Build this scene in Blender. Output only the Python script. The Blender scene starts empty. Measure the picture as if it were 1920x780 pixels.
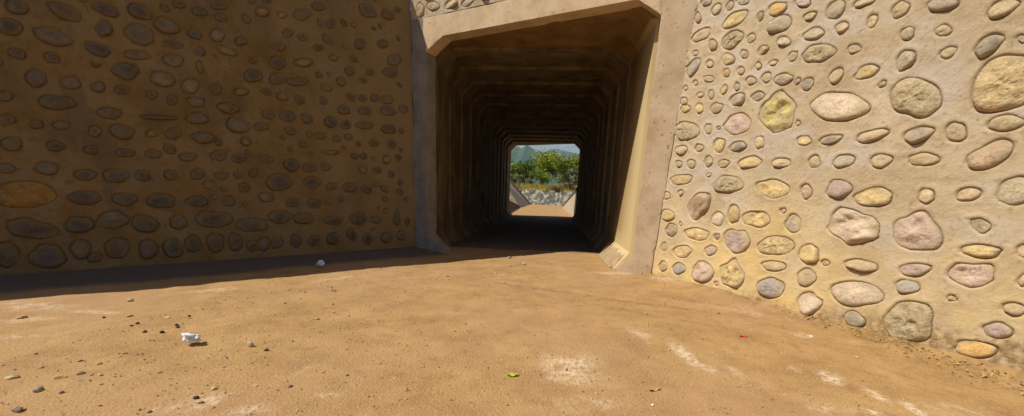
import bpy, bmesh, math, random
import numpy as np
from mathutils import Vector, Matrix
random.seed(7); RNG = np.random.default_rng(11)
SC = bpy.context.scene; COL = SC.collection

# ------------------------------------------------------------------ camera
CAM_H = 1.2
YAW, PITCH, ROLL, FPX, PPY = -0.0860, -0.2304, -0.0340, 768.0, 547.0
def cam_rows():
    cy, sy, cp, sp = math.cos(YAW), math.sin(YAW), math.cos(PITCH), math.sin(PITCH)
    F = np.array([sy*cp, cy*cp, sp]); r = np.array([cy, -sy, 0.]); d = np.cross(F, r)
    c, s = math.cos(ROLL), math.sin(ROLL)
    return np.array([c*r+s*d, -s*r+c*d, F])
CM = cam_rows(); CP = np.array([0, 0, CAM_H])
cd = bpy.data.cameras.new('camera'); cam = bpy.data.objects.new('camera', cd); COL.objects.link(cam)
cd.sensor_fit = 'HORIZONTAL'; cd.sensor_width = 36; cd.lens = 36*FPX/1920
cd.shift_x = 0; cd.shift_y = (PPY-390)/1920; cd.clip_start = .05; cd.clip_end = 20000
mw = Matrix.Identity(4)
for i in range(3):
    mw[i][0] = CM[0][i]; mw[i][1] = -CM[1][i]; mw[i][2] = -CM[2][i]; mw[i][3] = CP[i]
cam.matrix_world = mw; SC.camera = cam

# ------------------------------------------------------------------ world, sun, exposure
SUN_AZ, SUN_EL = math.radians(73.5), math.radians(50.7)        # travel azimuth (clockwise from +Y), elevation
SUN_DIR = np.array([math.sin(SUN_AZ)*math.cos(SUN_EL), math.cos(SUN_AZ)*math.cos(SUN_EL), -math.sin(SUN_EL)])
W = bpy.data.worlds.new('World'); SC.world = W; W.use_nodes = True
nt = W.node_tree; nt.nodes.clear()
sky = nt.nodes.new('ShaderNodeTexSky'); sky.sky_type = 'NISHITA'; sky.sun_disc = False
sky.sun_elevation = SUN_EL; sky.sun_rotation = SUN_AZ + math.pi; sky.dust_density = .5; sky.ozone_density = 2.0; sky.altitude = 200
tc = nt.nodes.new('ShaderNodeTexCoord'); mp = nt.nodes.new('ShaderNodeMapping'); mp.inputs['Scale'].default_value = (2.2, 2.2, 7); mp.inputs['Location'].default_value = (.6, .25, .3)
nz = nt.nodes.new('ShaderNodeTexNoise'); nz.inputs['Scale'].default_value = 2.4; nz.inputs['Detail'].default_value = 9; nz.inputs['Roughness'].default_value = .58
rp = nt.nodes.new('ShaderNodeValToRGB'); rp.color_ramp.elements[0].position = .49; rp.color_ramp.elements[1].position = .66
mx = nt.nodes.new('ShaderNodeMix'); mx.data_type = 'RGBA'; mx.inputs['B'].default_value = (9.5, 9.9, 10.6, 1)
bg = nt.nodes.new('ShaderNodeBackground'); bg.inputs['Strength'].default_value = 0.05
wo = nt.nodes.new('ShaderNodeOutputWorld')
L = nt.links.new
L(tc.outputs['Generated'], mp.inputs['Vector']); L(mp.outputs['Vector'], nz.inputs['Vector']); L(nz.outputs['Fac'], rp.inputs['Fac'])
L(rp.outputs['Color'], mx.inputs['Factor']); L(sky.outputs['Color'], mx.inputs['A']); L(mx.outputs['Result'], bg.inputs['Color']); L(bg.outputs['Background'], wo.inputs['Surface'])
ld = bpy.data.lights.new('sun', 'SUN'); ld.energy = 5.0; ld.angle = math.radians(.5); ld.color = (1, .93, .80)
sun = bpy.data.objects.new('sun', ld); COL.objects.link(sun)
sun.rotation_euler = Vector(SUN_DIR).to_track_quat('-Z', 'Y').to_euler(); sun.location = (-12, -4, 20)
SC.view_settings.view_transform = 'Standard'; SC.view_settings.look = 'None'
SC.view_settings.exposure = 0.25; SC.view_settings.gamma = 1; SC.view_settings.use_curve_mapping = False
SC.cycles.max_bounces = 10; SC.cycles.diffuse_bounces = 6; SC.cycles.use_denoising = True
SC.cycles.sample_clamp_indirect = 6

# ------------------------------------------------------------------ helpers
def ray(x, y):
    d = CM.T @ np.array([(x-960)/FPX, (y-PPY)/FPX, 1.]); return d/np.linalg.norm(d)
def on_plane(px, P0, n):
    d = ray(*px); return CP + d*(np.dot(np.asarray(P0)-CP, n)/np.dot(d, n))
def ground(px, z=0): return on_plane(px, np.array([0, 0, z]), np.array([0, 0, 1.]))
def at_y(px, Y): return on_plane(px, np.array([0, Y, 0.]), np.array([0, 1., 0]))

def hash2(i, j, s):
    h = (i*374761393 + j*668265263 + s*2147483647) & 0xffffffff
    h = ((h ^ (h >> 13))*1274126177) & 0xffffffff
    return ((h ^ (h >> 16)) & 0xffff)/65535.
def vnoise(x, y, s=0):
    x = np.asarray(x, float); y = np.asarray(y, float)
    i = np.floor(x).astype(np.int64); j = np.floor(y).astype(np.int64)
    fx = x-i; fy = y-j; fx = fx*fx*(3-2*fx); fy = fy*fy*(3-2*fy)
    a = hash2(i, j, s); b = hash2(i+1, j, s); c = hash2(i, j+1, s); d = hash2(i+1, j+1, s)
    return (a*(1-fx)+b*fx)*(1-fy)+(c*(1-fx)+d*fx)*fy
def fbm(x, y, s=0, o=4):
    r = 0; a = .5; t = 0
    for k in range(o): r = r+a*vnoise(x*2**k, y*2**k, s+k); t += a; a *= .5
    return r/t

def link_mesh(name, verts, faces, mat=None, parent=None, smooth=False):
    me = bpy.data.meshes.new(name)
    me.from_pydata([tuple(map(float, v)) for v in verts], [], [tuple(map(int, f)) for f in faces]); me.update()
    o = bpy.data.objects.new(name, me); COL.objects.link(o)
    for m in (mat if isinstance(mat, list) else [mat] if mat else []): me.materials.append(m)
    if smooth: me.polygons.foreach_set('use_smooth', [True]*len(me.polygons))
    if parent: o.parent = parent
    return o
def tag(o, label=None, cat=None, group=None, kind=None):
    for k, v in (('label', label), ('category', cat), ('group', group), ('kind', kind)):
        if v: o[k] = v
    return o
def empty(name, loc=(0, 0, 0)):
    o = bpy.data.objects.new(name, None); COL.objects.link(o); o.location = tuple(map(float, loc)); o.empty_display_size = .2
    return o
class Mb:
    def __init__(s): s.v = []; s.f = []; s.m = []
    def add(s, v, f, m=0):
        n = len(s.v); s.v += [tuple(q) for q in v]; s.f += [tuple(i+n for i in q) for q in f]; s.m += [m]*len(f)
    def prism(s, poly, off, m=0):
        """closed prism: polygon (list of 3d points) swept by vector off"""
        n = len(poly); a = [np.asarray(q, float) for q in poly]; b = [q+np.asarray(off) for q in a]
        f = [tuple(range(n)), tuple(range(2*n-1, n-1, -1))]+[(i, n+i, n+(i+1) % n, (i+1) % n) for i in range(n)]
        s.add(a+b, [q[::-1] for q in f], m)
    def box(s, x0, x1, y0, y1, z0, z1, m=0):
        s.prism([(x0, y0, z0), (x1, y0, z0), (x1, y1, z0), (x0, y1, z0)], (0, 0, z1-z0), m)
    def build(s, name, mat, parent=None, smooth=False, origin=None):
        v = s.v
        if origin is not None: v = [np.asarray(q)-np.asarray(origin) for q in v]
        o = link_mesh(name, v, s.f, mat, parent, smooth)
        if any(s.m): o.data.polygons.foreach_set('material_index', s.m)
        bm = bmesh.new(); bm.from_mesh(o.data); bmesh.ops.recalc_face_normals(bm, faces=bm.faces); bm.to_mesh(o.data); bm.free()
        if origin is not None and parent is None: o.location = tuple(map(float, origin))
        return o

def material(name, stops, scale=6., rough=.9, bump=.3, bscale=60., detail=8, extra=None, stretch=None, rand=0., attr=None, bdist=.01, spec=.25, bump_rough=.5):
    """noise-driven diffuse colour (stops: [(pos,(r,g,b)),...]) + two-octave bump"""
    m = bpy.data.materials.new(name); m.use_nodes = True
    t = m.node_tree; N = t.nodes; l = t.links.new; b = N['Principled BSDF']
    b.inputs['Roughness'].default_value = rough; b.inputs['Specular IOR Level'].default_value = spec
    co = N.new('ShaderNodeTexCoord'); vec = co.outputs['Object']
    if stretch:
        q = N.new('ShaderNodeMapping'); q.inputs['Scale'].default_value = stretch; l(vec, q.inputs['Vector']); vec = q.outputs['Vector']
    if rand:
        oi = N.new('ShaderNodeObjectInfo'); ad = N.new('ShaderNodeVectorMath'); ad.operation = 'MULTIPLY_ADD'
        ad.inputs[1].default_value = (37, 19, 53); l(oi.outputs['Random'], ad.inputs[0]); l(vec, ad.inputs[2]); vec = ad.outputs[0]
    n = N.new('ShaderNodeTexNoise'); n.inputs['Scale'].default_value = scale; n.inputs['Detail'].default_value = detail; n.inputs['Roughness'].default_value = .62
    l(vec, n.inputs['Vector'])
    r = N.new('ShaderNodeValToRGB'); e = r.color_ramp.elements
    while len(e) < len(stops): e.new(.5)
    for k, (p, c) in enumerate(stops): e[k].position = p; e[k].color = (*c, 1)
    l(n.outputs['Fac'], r.inputs['Fac']); col = r.outputs['Color']
    if rand:
        hs = N.new('ShaderNodeHueSaturation'); mr = N.new('ShaderNodeMapRange'); mr.inputs['To Min'].default_value = 1-rand; mr.inputs['To Max'].default_value = 1+rand
        l(oi.outputs['Random'], mr.inputs['Value']); l(mr.outputs['Result'], hs.inputs['Value']); l(col, hs.inputs['Color']); col = hs.outputs['Color']
    for (kind, sc, p0, p1, c2, amt, st) in (extra or []):
        n2 = N.new('ShaderNodeTexNoise' if kind == 'noise' else 'ShaderNodeTexVoronoi'); n2.inputs['Scale'].default_value = sc
        if kind == 'noise': n2.inputs['Detail'].default_value = 6
        if st:
            q2 = N.new('ShaderNodeMapping'); q2.inputs['Scale'].default_value = st; l(co.outputs['Object'], q2.inputs['Vector']); l(q2.outputs['Vector'], n2.inputs['Vector'])
        else: l(vec, n2.inputs['Vector'])
        mr = N.new('ShaderNodeMapRange'); mr.inputs['From Min'].default_value = p0; mr.inputs['From Max'].default_value = p1; mr.inputs['To Max'].default_value = amt
        l(n2.outputs['Fac' if kind == 'noise' else 'Distance'], mr.inputs['Value'])
        mm = N.new('ShaderNodeMix'); mm.data_type = 'RGBA'; mm.inputs['B'].default_value = (*c2, 1)
        l(mr.outputs['Result'], mm.inputs['Factor']); l(col, mm.inputs['A']); col = mm.outputs['Result']
    for (an, c2) in (attr or []):
        at = N.new('ShaderNodeAttribute'); at.attribute_name = an
        mm = N.new('ShaderNodeMix'); mm.data_type = 'RGBA'; mm.inputs['B'].default_value = (*c2, 1)
        fac = at.outputs['Fac']
        if an in ATTR_NOISE:
            sc, lo, hi, to, st = ATTR_NOISE[an]
            n4 = N.new('ShaderNodeTexNoise'); n4.inputs['Scale'].default_value = sc; n4.inputs['Detail'].default_value = 8; n4.inputs['Roughness'].default_value = .68
            q4 = N.new('ShaderNodeMapping'); q4.inputs['Scale'].default_value = st; l(co.outputs['Object'], q4.inputs['Vector']); l(q4.outputs['Vector'], n4.inputs['Vector'])
            m4 = N.new('ShaderNodeMapRange'); m4.inputs['From Min'].default_value = lo; m4.inputs['From Max'].default_value = hi; m4.inputs['To Max'].default_value = to; l(n4.outputs['Fac'], m4.inputs['Value'])
            mu = N.new('ShaderNodeMath'); mu.operation = 'MULTIPLY'; mu.use_clamp = True; l(fac, mu.inputs[0]); l(m4.outputs['Result'], mu.inputs[1]); fac = mu.outputs[0]
        l(fac, mm.inputs['Factor']); l(col, mm.inputs['A']); col = mm.outputs['Result']
    l(col, b.inputs['Base Color'])
    if bump:
        n3 = N.new('ShaderNodeTexNoise'); n3.inputs['Scale'].default_value = bscale; n3.inputs['Detail'].default_value = 7; n3.inputs['Roughness'].default_value = bump_rough; l(vec, n3.inputs['Vector'])
        bu = N.new('ShaderNodeBump'); bu.inputs['Strength'].default_value = bump; bu.inputs['Distance'].default_value = bdist
        l(n3.outputs['Fac'], bu.inputs['Height']); l(bu.outputs['Normal'], b.inputs['Normal'])
    return m
ATTR_NOISE = {'rim': (13, .38, .62, 1.25, (1, 1, 1)), 'film': (14, .25, .55, 1.2, (1, 1, 1)), 'lime': (26, .40, .58, 1.5, (1, .75, 1)), 'litter': (24, .35, .6, 1.3, (1, 1, 1)), 'rut': (9, .35, .6, 1.2, (1, 1, 1)), 'soil': (18, .35, .6, 1.3, (1, 1, 1)), 'dust': (3, .25, .62, 1.15, (1, 1, 1))}
def add_attr(o, name, vals):
    a = o.data.attributes.new(name, 'FLOAT', 'POINT'); a.data.foreach_set('value', np.clip(np.asarray(vals, float), 0, 1).ravel())

# ------------------------------------------------------------------ materials
M = {}
M['earth'] = material('earth', [(.3, (.26, .147, .059)), (.5, (.345, .206, .083)), (.72, (.42, .268, .116))], 2.2, .95, .8, 55, 12, bdist=.014,
    extra=[('noise', 42., .54, .66, (.46, .30, .14), .4, None), ('noise', 75., .58, .68, (.16, .09, .04), .4, None), ('noise', 7., .55, .7, (.22, .12, .05), .45, None), ('noise', .45, .42, .62, (.37, .22, .115), .6, None)],
    attr=[('lime', (.62, .50, .36)), ('rut', (.20, .105, .05)), ('litter', (.17, .105, .045)), ('ground_shade', (.078, .068, .073))])  # last colour is shade painted into the earth
M['mortar_lit'] = material('mortar_lit', [(.3, (.38, .28, .165)), (.5, (.465, .36, .225)), (.7, (.54, .44, .305))], 1.7, .92, .8, 30, 10, bdist=.02, bump_rough=.8,
    extra=[('noise', 5., .52, .66, (.34, .26, .165), .55, (.7, .7, 2.4)), ('noise', 2.2, .47, .60, (.475, .40, .325), .75, (.8, .8, 1.5)), ('noise', 26., .58, .68, (.24, .18, .11), .5, None), ('noise', 70., .56, .68, (.52, .43, .31), .4, None)],
    attr=[('dust', (.66, .47, .195)), ('soil', (.25, .155, .065))])
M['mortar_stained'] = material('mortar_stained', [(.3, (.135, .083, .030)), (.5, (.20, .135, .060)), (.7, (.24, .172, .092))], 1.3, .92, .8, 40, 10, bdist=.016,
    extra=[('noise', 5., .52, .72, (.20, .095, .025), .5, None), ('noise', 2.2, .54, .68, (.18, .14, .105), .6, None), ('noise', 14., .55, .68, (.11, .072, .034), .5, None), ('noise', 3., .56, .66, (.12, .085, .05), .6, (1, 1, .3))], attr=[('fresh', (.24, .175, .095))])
M['concrete'] = material('concrete', [(.3, (.44, .32, .20)), (.5, (.54, .41, .265)), (.7, (.60, .475, .33))], 3., .9, .35, 70, 9,
    extra=[('noise', 4., .56, .74, (.33, .235, .13), .5, (1, 1, .35)), ('noise', 24., .65, .69, (.20, .13, .07), .7, None)])
M['concrete_pink'] = material('concrete_pink', [(.3, (.40, .295, .195)), (.5, (.47, .355, .245)), (.7, (.53, .41, .29))], 3., .9, .45, 60, 9,
    extra=[('noise', 5., .58, .74, (.36, .25, .13), .5, None), ('noise', 22., .645, .68, (.12, .075, .045), .85, None), ('noise', 1.7, .56, .66, (.33, .225, .12), .5, None)])
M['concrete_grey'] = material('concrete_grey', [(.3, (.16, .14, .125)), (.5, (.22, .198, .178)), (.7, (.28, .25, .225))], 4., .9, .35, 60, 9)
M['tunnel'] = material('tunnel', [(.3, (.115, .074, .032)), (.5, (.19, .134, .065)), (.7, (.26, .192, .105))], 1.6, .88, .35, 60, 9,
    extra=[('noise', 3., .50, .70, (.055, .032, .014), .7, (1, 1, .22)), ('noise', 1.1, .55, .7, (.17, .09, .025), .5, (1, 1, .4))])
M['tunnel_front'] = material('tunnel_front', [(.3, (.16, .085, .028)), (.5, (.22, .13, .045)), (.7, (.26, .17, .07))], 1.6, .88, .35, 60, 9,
    extra=[('noise', 3., .50, .70, (.12, .065, .022), .7, (1, 1, .22))], attr=[('clean_sun', (.50, .385, .20))])  # pale mix: washed concrete plus painted sun strip
M['slope_concrete'] = material('slope_concrete', [(.3, (.36, .29, .21)), (.7, (.50, .42, .32))], 1.2, .9, .2, 20)
def stone_mat(key, c, amp=.28, patch=None, scale=9., bump=.6, film=(.385, .30, .185), fn='rim', mute=.36):
    g_ = (.36, .285, .185) if fn == 'rim' else (.145, .112, .070)
    c = tuple(q*(1-mute)+g*mute for q, g in zip(c, g_)); patch = tuple(q*(1-mute)+g*mute for q, g in zip(patch, g_)) if patch else None
    lo = tuple(q*(1-amp) for q in c); hi = tuple(min(.8, q*(1+amp)) for q in c)
    M[key] = material('stone_'+key, [(.3, lo), (.5, c), (.7, hi)], scale, .82, bump, 46, 9, rand=.16,
        extra=[('noise', scale*.8, .54, .62, patch, .75, None), ('noise', 55., .55, .68, tuple(q*.45 for q in c), .6, None), ('noise', 34., .56, .70, tuple(min(.75, q*1.35) for q in c), .5, None)], bdist=.014, attr=[(fn, film)])
stone_mat('tan', (.42, .31, .17), patch=(.30, .22, .13))
stone_mat('grey', (.33, .28, .205), patch=(.45, .36, .22))
stone_mat('dark', (.20, .165, .135), patch=(.33, .26, .18))
stone_mat('yellow', (.54, .39, .16), patch=(.43, .27, .08))
stone_mat('lemon', (.54, .44, .13), patch=(.37, .31, .17))
stone_mat('orange', (.52, .28, .055), patch=(.48, .36, .19))
stone_mat('pink', (.47, .335, .285), patch=(.42, .29, .22), amp=.15)
stone_mat('pale', (.57, .45, .33), patch=(.47, .36, .29), amp=.15)
stone_mat('purple', (.34, .245, .24), patch=(.42, .31, .20), amp=.2)
stone_mat('blue', (.27, .245, .25), patch=(.36, .29, .22), amp=.2)
stone_mat('brown', (.34, .215, .135), patch=(.45, .33, .19))
stone_mat('mixed', (.35, .27, .15), patch=(.17, .135, .085), scale=22, bump=1.)
stone_mat('porous', (.55, .405, .19), patch=(.35, .23, .09), scale=16, bump=1.)
# the stained wall's stones wear a film of the same brown dirt
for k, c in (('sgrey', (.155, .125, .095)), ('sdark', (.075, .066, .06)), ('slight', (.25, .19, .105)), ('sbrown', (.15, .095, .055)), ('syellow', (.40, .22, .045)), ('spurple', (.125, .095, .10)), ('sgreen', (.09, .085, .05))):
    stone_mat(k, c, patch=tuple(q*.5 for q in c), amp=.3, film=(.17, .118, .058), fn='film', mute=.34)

# ------------------------------------------------------------------ key geometry
# world: +Y along the bore, Z up, metres; ground at z = 0
XL, XR, CEIL, CH = -2.577, 1.428, 4.126, .306
YL, YR, EL, ER = 8.62, 6.915, 25.972, 24.29
HP = np.array([XL, YL, 0.]); HD = np.array([XR-XL, YR-YL, 0]); HD /= np.linalg.norm(HD); HN = np.array([HD[1], -HD[0], 0.])
def hw(px): return on_plane(px, HP, HN)
def hs(s, z, n=0.): return HP+HD*s+np.array([0, 0, z])+HN*n
def hcoord(P): return float(np.dot(np.asarray(P)-HP, HD)), float(P[2])
Zv = np.array([0, 0, 1.])
KS = -.37
K = hs(KS, 0)                                   # left inner corner
A0 = ground((1215, 515))                        # right inner corner at the ground
NEAR_PX = [(831, 472), (802, 440), (798.5, 97), (830, 67), (1196, -2), (1240, 28), (1187, 478), (1145, 511)]
NEAR = [hw(q) for q in NEAR_PX]; NEAR[0][2] = 0; NEAR[7][2] = 0

# ------------------------------------------------------------------ ground (one sheet)
def axis(a, b, fine0, fine1, d, far):
    c = list(np.arange(fine0, fine1, d)); s = d
    while c[-1] < b: s *= 1.12; c.append(c[-1]+s)
    s = d
    while c[0] > a: s *= 1.12; c.insert(0, c[0]-s)
    return np.array(c)
gx = axis(-3000, 3000, -6.2, 4.0, .035, 0); gy = axis(-60, 6000, 1.3, 10.2, .035, 0)
GX, GY = np.meshgrid(gx, gy)
near = np.exp(-np.maximum(0, np.hypot(GX, GY-5)-9)**2/30)
RB = ground((1900, 711)); RD = RB-A0; RD /= np.linalg.norm(RD); RN = np.array([RD[1], -RD[0], 0.])   # along the right wing towards the camera
if RN[0] > 0: RN = -RN
WB = ground((0, 521)); LD = K-WB; LLEN = np.linalg.norm(LD); LD /= LLEN; LN = np.array([LD[1], -LD[0], 0.])
dR = (GX-A0[0])*RN[0]+(GY-A0[1])*RN[1]; aR = (GX-A0[0])*RD[0]+(GY-A0[1])*RD[1]
dL = (GX-WB[0])*LN[0]+(GY-WB[1])*LN[1]; aL = (GX-WB[0])*LD[0]+(GY-WB[1])*LD[1]
GZ = near*((fbm(GX*1.1, GY*1.1, 3)-.5)*.035+(fbm(GX*7, GY*7, 9, 3)-.5)*.013+(vnoise(GX*16, GY*16, 5)-.5)*.005)
GZ += near*.07*np.exp(-np.maximum(dR, 0)/.16)*(aR > -.3)*(.5+fbm(GX*2.2, GY*2.2, 14))*np.clip((aR+.3)/1.5, 0, 1)
GZ += near*.035*np.exp(-np.maximum(dL, 0)/.22)*(aL < LLEN+.2)
GZ = np.where(GY > 11, GZ*.3, GZ)
ny_, nx_ = GX.shape
idx = np.arange(nx_*ny_).reshape(ny_, nx_)
faces = np.stack([idx[:-1, :-1], idx[:-1, 1:], idx[1:, 1:], idx[1:, :-1]], -1).reshape(-1, 4)
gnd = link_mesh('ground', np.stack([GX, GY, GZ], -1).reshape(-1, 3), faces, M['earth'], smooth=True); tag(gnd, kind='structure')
def blob(px, rpx, s=1.0, seed=0, thr=.45, freq=9):
    c = ground(px); a = ground((px[0]+rpx[0], px[1]+rpx[2]))-c; b = ground((px[0], px[1]-rpx[1]))-c
    T = np.linalg.inv(np.array([[a[0], b[0]], [a[1], b[1]]]))
    u = T[0, 0]*(GX-c[0])+T[0, 1]*(GY-c[1]); v = T[1, 0]*(GX-c[0])+T[1, 1]*(GY-c[1])
    e = np.sqrt(u*u+v*v)
    n = fbm(GX*freq, GY*freq, 31+seed, 5)
    return s*np.clip((1.15-e)*1.2, 0, 1)*np.clip((n-thr+.25*np.clip(1-e, 0, 1))*5, 0, 1)
lime = np.zeros_like(GX)
for px, r, s, thr in [((1068, 690), (80, 34, 4), .62, .47), ((1090, 705), (60, 20, 8), .4, .5), ((1205, 630), (34, 10, 16), .6, .46), ((1290, 665), (60, 16, 36), .75, .44), ((1330, 690), (30, 12, 16), .6, .44),
        ((1375, 693), (26, 7, 14), .5, .45), ((1562, 711), (26, 12, 6), 1., .36), ((1545, 701), (13, 6, 2), .9, .33), ((1650, 745), (42, 7, 22), .95, .36), ((1715, 768), (34, 9, 18), 1., .34), ((1490, 693), (18, 5, 8), .6, .42),
        ((1512, 632), (30, 5, 6), .55, .45), ((1640, 775), (30, 6, 10), .7, .4), ((60, 575), (90, 10, 0), .55, .47), ((180, 586), (55, 5, 2), .5, .42), ((50, 600), (60, 6, -3), .45, .45), ((30, 632), (60, 5, -3), .4, .45), ((395, 755), (60, 18, -8), .5, .48),
        ((330, 765), (60, 12, -10), .45, .48), ((560, 700), (45, 6, -22), .35, .45), ((610, 742), (40, 5, 0), .4, .42), ((470, 770), (60, 12, -10), .45, .46), ((1150, 512), (60, 5, 2), .6, .42), ((1260, 530), (80, 5, 14), .45, .45), ((1400, 585), (140, 8, 26), .3, .46), ((640, 522), (60, 3, -5), .4, .42), ((400, 545), (60, 4, -4), .45, .42), ((1120, 760), (90, 20, 0), .3, .5), ((1560, 770), (60, 14, 10), .4, .46), ((1800, 770), (90, 20, 20), .3, .47)]:
    lime = np.maximum(lime, blob(px, r, s, len(str(px)), thr))
add_attr(gnd, 'lime', lime*.8)
def rutline(p, q, w, s):
    a, b = ground(p), ground(q); d = (b-a)[:2]; ln = np.hypot(*d); d = d/ln
    t = (GX-a[0])*d[0]+(GY-a[1])*d[1]; n = (GX-a[0])*-d[1]+(GY-a[1])*d[0]+(fbm(GX*.9, GY*.9, 8)-.5)*.25
    return s*np.exp(-(n/w)**2)*np.clip((t+.3)/.5, 0, 1)*np.clip((ln+.3-t)/.5, 0, 1)*np.clip(.3+1.1*fbm(GX*4, GY*4, 12), 0, 1)
rut = np.maximum.reduce([rutline((930, 530), (1480, 607), .06, .5), (rutline((1000, 550), (1500, 640), .05, .4)), rutline((1250, 553), (1700, 640), .09, .4), rutline((560, 545), (980, 505), .07, .25)])
add_attr(gnd, 'rut', rut)
cz = np.stack([GX, GY, GZ-rut*.016], -1).astype(np.float32); gnd.data.vertices.foreach_set('co', cz.ravel()); gnd.data.update()
lit = np.clip(1-dR/(.16+.28*np.clip(aR-1.5, 0, 3)*.6), 0, 1)*(aR > .3)*np.clip((fbm(GX*5, GY*5, 21)-.3)*3, 0, 1)*.85*np.clip((aR-.2)/1.2, 0, 1)
add_attr(gnd, 'litter', lit)
add_attr(gnd, 'ground_shade', np.clip((1.25-dL+.25*(fbm(GX*1.5, GY*1.5, 33)-.5))/.3, 0, 1)*(aL < LLEN+.1)*.85+(GY > 9.3)*(GY < 26)*.75)  # left wall's shade painted into the ground colour; bore floor darkened likewise

# ------------------------------------------------------------------ stone-studded walls
class Frame:
    """plane with origin O, in-plane unit axes U (along) and V (up), outward normal N"""
    def __init__(s, O, U, V, N): s.O, s.U, s.V, s.N = [np.asarray(q, float) for q in (O, U, V, N)]; s.G = np.linalg.inv(np.array([s.U, s.V, s.N]).T)
    def uv(s, px): q = s.G @ (on_plane(px, s.O, s.N)-s.O); return q[:2]
    def pt(s, u, v, w=0): return s.O+s.U*u+s.V*v+s.N*w
def dig(frame, rows):
    out = []
    for r in rows:
        x, y, rx, ry = r[:4]; ang = math.radians(r[4] if len(r) > 4 else 0); kind = r[5] if len(r) > 5 else 'tan'; shp = r[6] if len(r) > 6 else 0; lab = r[7] if len(r) > 7 else None
        c = frame.uv((x, y)); a = frame.uv((x+rx*math.cos(ang), y+rx*math.sin(ang)))-c; b = frame.uv((x+ry*math.sin(ang), y-ry*math.cos(ang)))-c
        out.append(make_stone(c, a, b, kind, shp, lab, rx*ry))
    return out
def make_stone(c, a, b, kind, shp, lab, area):
    T = np.linalg.inv(np.array([a, b]).T); rm = math.sqrt(abs(a[0]*b[1]-a[1]*b[0]))
    k = RNG.uniform(0, 6.28, 6); am = np.array([.0, .06, .05, .035, .025, .02])*(1+.35*shp)*RNG.uniform(.4, 1.2, 6)
    return dict(c=np.array(c), a=np.array(a), b=np.array(b), T=T, r=rm, ph=k, am=am, kind=kind, shp=shp, lab=lab, area=area, hgt=RNG.uniform(.12, .40)*min(rm, .10)*(1-.3*shp)+.004, tilt=RNG.normal(0, .4, 2), sd=int(RNG.integers(1, 9999)))
def outline(st, th):
    r = 1+sum(st['am'][n]*np.cos((n+1)*th+st['ph'][n]) for n in range(6))
    if st['shp'] > 0:   # facetted outline
        m = 5+st['sd'] % 3; q = (th+st['ph'][0]) % (2*math.pi/m)-math.pi/m
        r = r*(1-st['shp']*.8)+st['shp']*.8*r*math.cos(math.pi/m)*1.1/np.cos(q)
    return r
def rand_fill(stones, n, ubox, vbox, kinds, rlim, gap, inside):
    for _ in range(n*14):
        if n <= 0: break
        u, v = RNG.uniform(*ubox), RNG.uniform(*vbox)
        if not inside(u, v): continue
        r = RNG.uniform(*rlim); ok = all(np.hypot(u-q['c'][0], v-q['c'][1]) > r+q['R']+gap for q in stones)
        if not ok: continue
        th = RNG.normal(0, .3); e = RNG.uniform(1.0, 1.7)
        s = make_stone((u, v), (r*e**.5*math.cos(th), r*e**.5*math.sin(th)), (-r/e**.5*math.sin(th), r/e**.5*math.cos(th)), kinds[int(RNG.integers(len(kinds)))], 0, None, 0)
        s['R'] = r*1.15; stones.append(s); n -= 1
def stone_mesh(frame, st, origin):
    nr, na = 8, 28
    if st['r'] > .12: nr, na = 12, 44
    th = np.linspace(0, 2*math.pi, na, endpoint=False); R = outline(st, th)
    vs = []; 
    rr = list(np.sin(np.linspace(.12, math.pi/2, nr)))+[1.0]
    def P(e, i, sink):
        x, y = e*R[i]*math.cos(th[i]), e*R[i]*math.sin(th[i]); q = st['c']+st['a']*x+st['b']*y
        dome = st['hgt']*(max(0, 1-e**(3.2+3*st['shp'])))**.55
        nzz = (fbm(q[0]*11, q[1]*11, st['sd'] % 97, 4)-.5)*st['r']*(.24+.5*st['shp'])+(fbm(q[0]*45, q[1]*45, st['sd'] % 89, 3)-.5)*.017*(1+1.6*(st['kind'] in ('porous', 'mixed')))
        w = -.008+dome+nzz*(1-e**4)+(x*st['tilt'][0]+y*(st['tilt'][1]*.7-.5))*st['hgt']*(1-e**10)-sink
        return frame.pt(q[0], q[1], w)-origin
    vs.append(P(0, 0, 0))
    for e in rr[:-1]:
        for i in range(na): vs.append(P(e, i, 0))
    for i in range(na): vs.append(P(1.0, i, .07))
    fs = [(0, 1+i, 1+(i+1) % na) for i in range(na)]
    for k in range(nr):
        a, b = 1+k*na, 1+(k+1)*na
        fs += [(a+i, b+i, b+(i+1) % na, a+(i+1) % na) for i in range(na)]
    es = np.array([0.]+[e for e in rr[:-1] for _ in range(na)]+[1.]*na)
    es = es+.22*(vnoise(np.array([q[0] for q in vs])*14, np.array([q[2] for q in vs])*14, st['sd'])-.5)
    return vs, fs, es
def rims(o, es, k=1.):
    es = np.array(es); add_attr(o, 'rim', (es-.6)/.34); add_attr(o, 'film', k*(es-.42)/.42)
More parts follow.
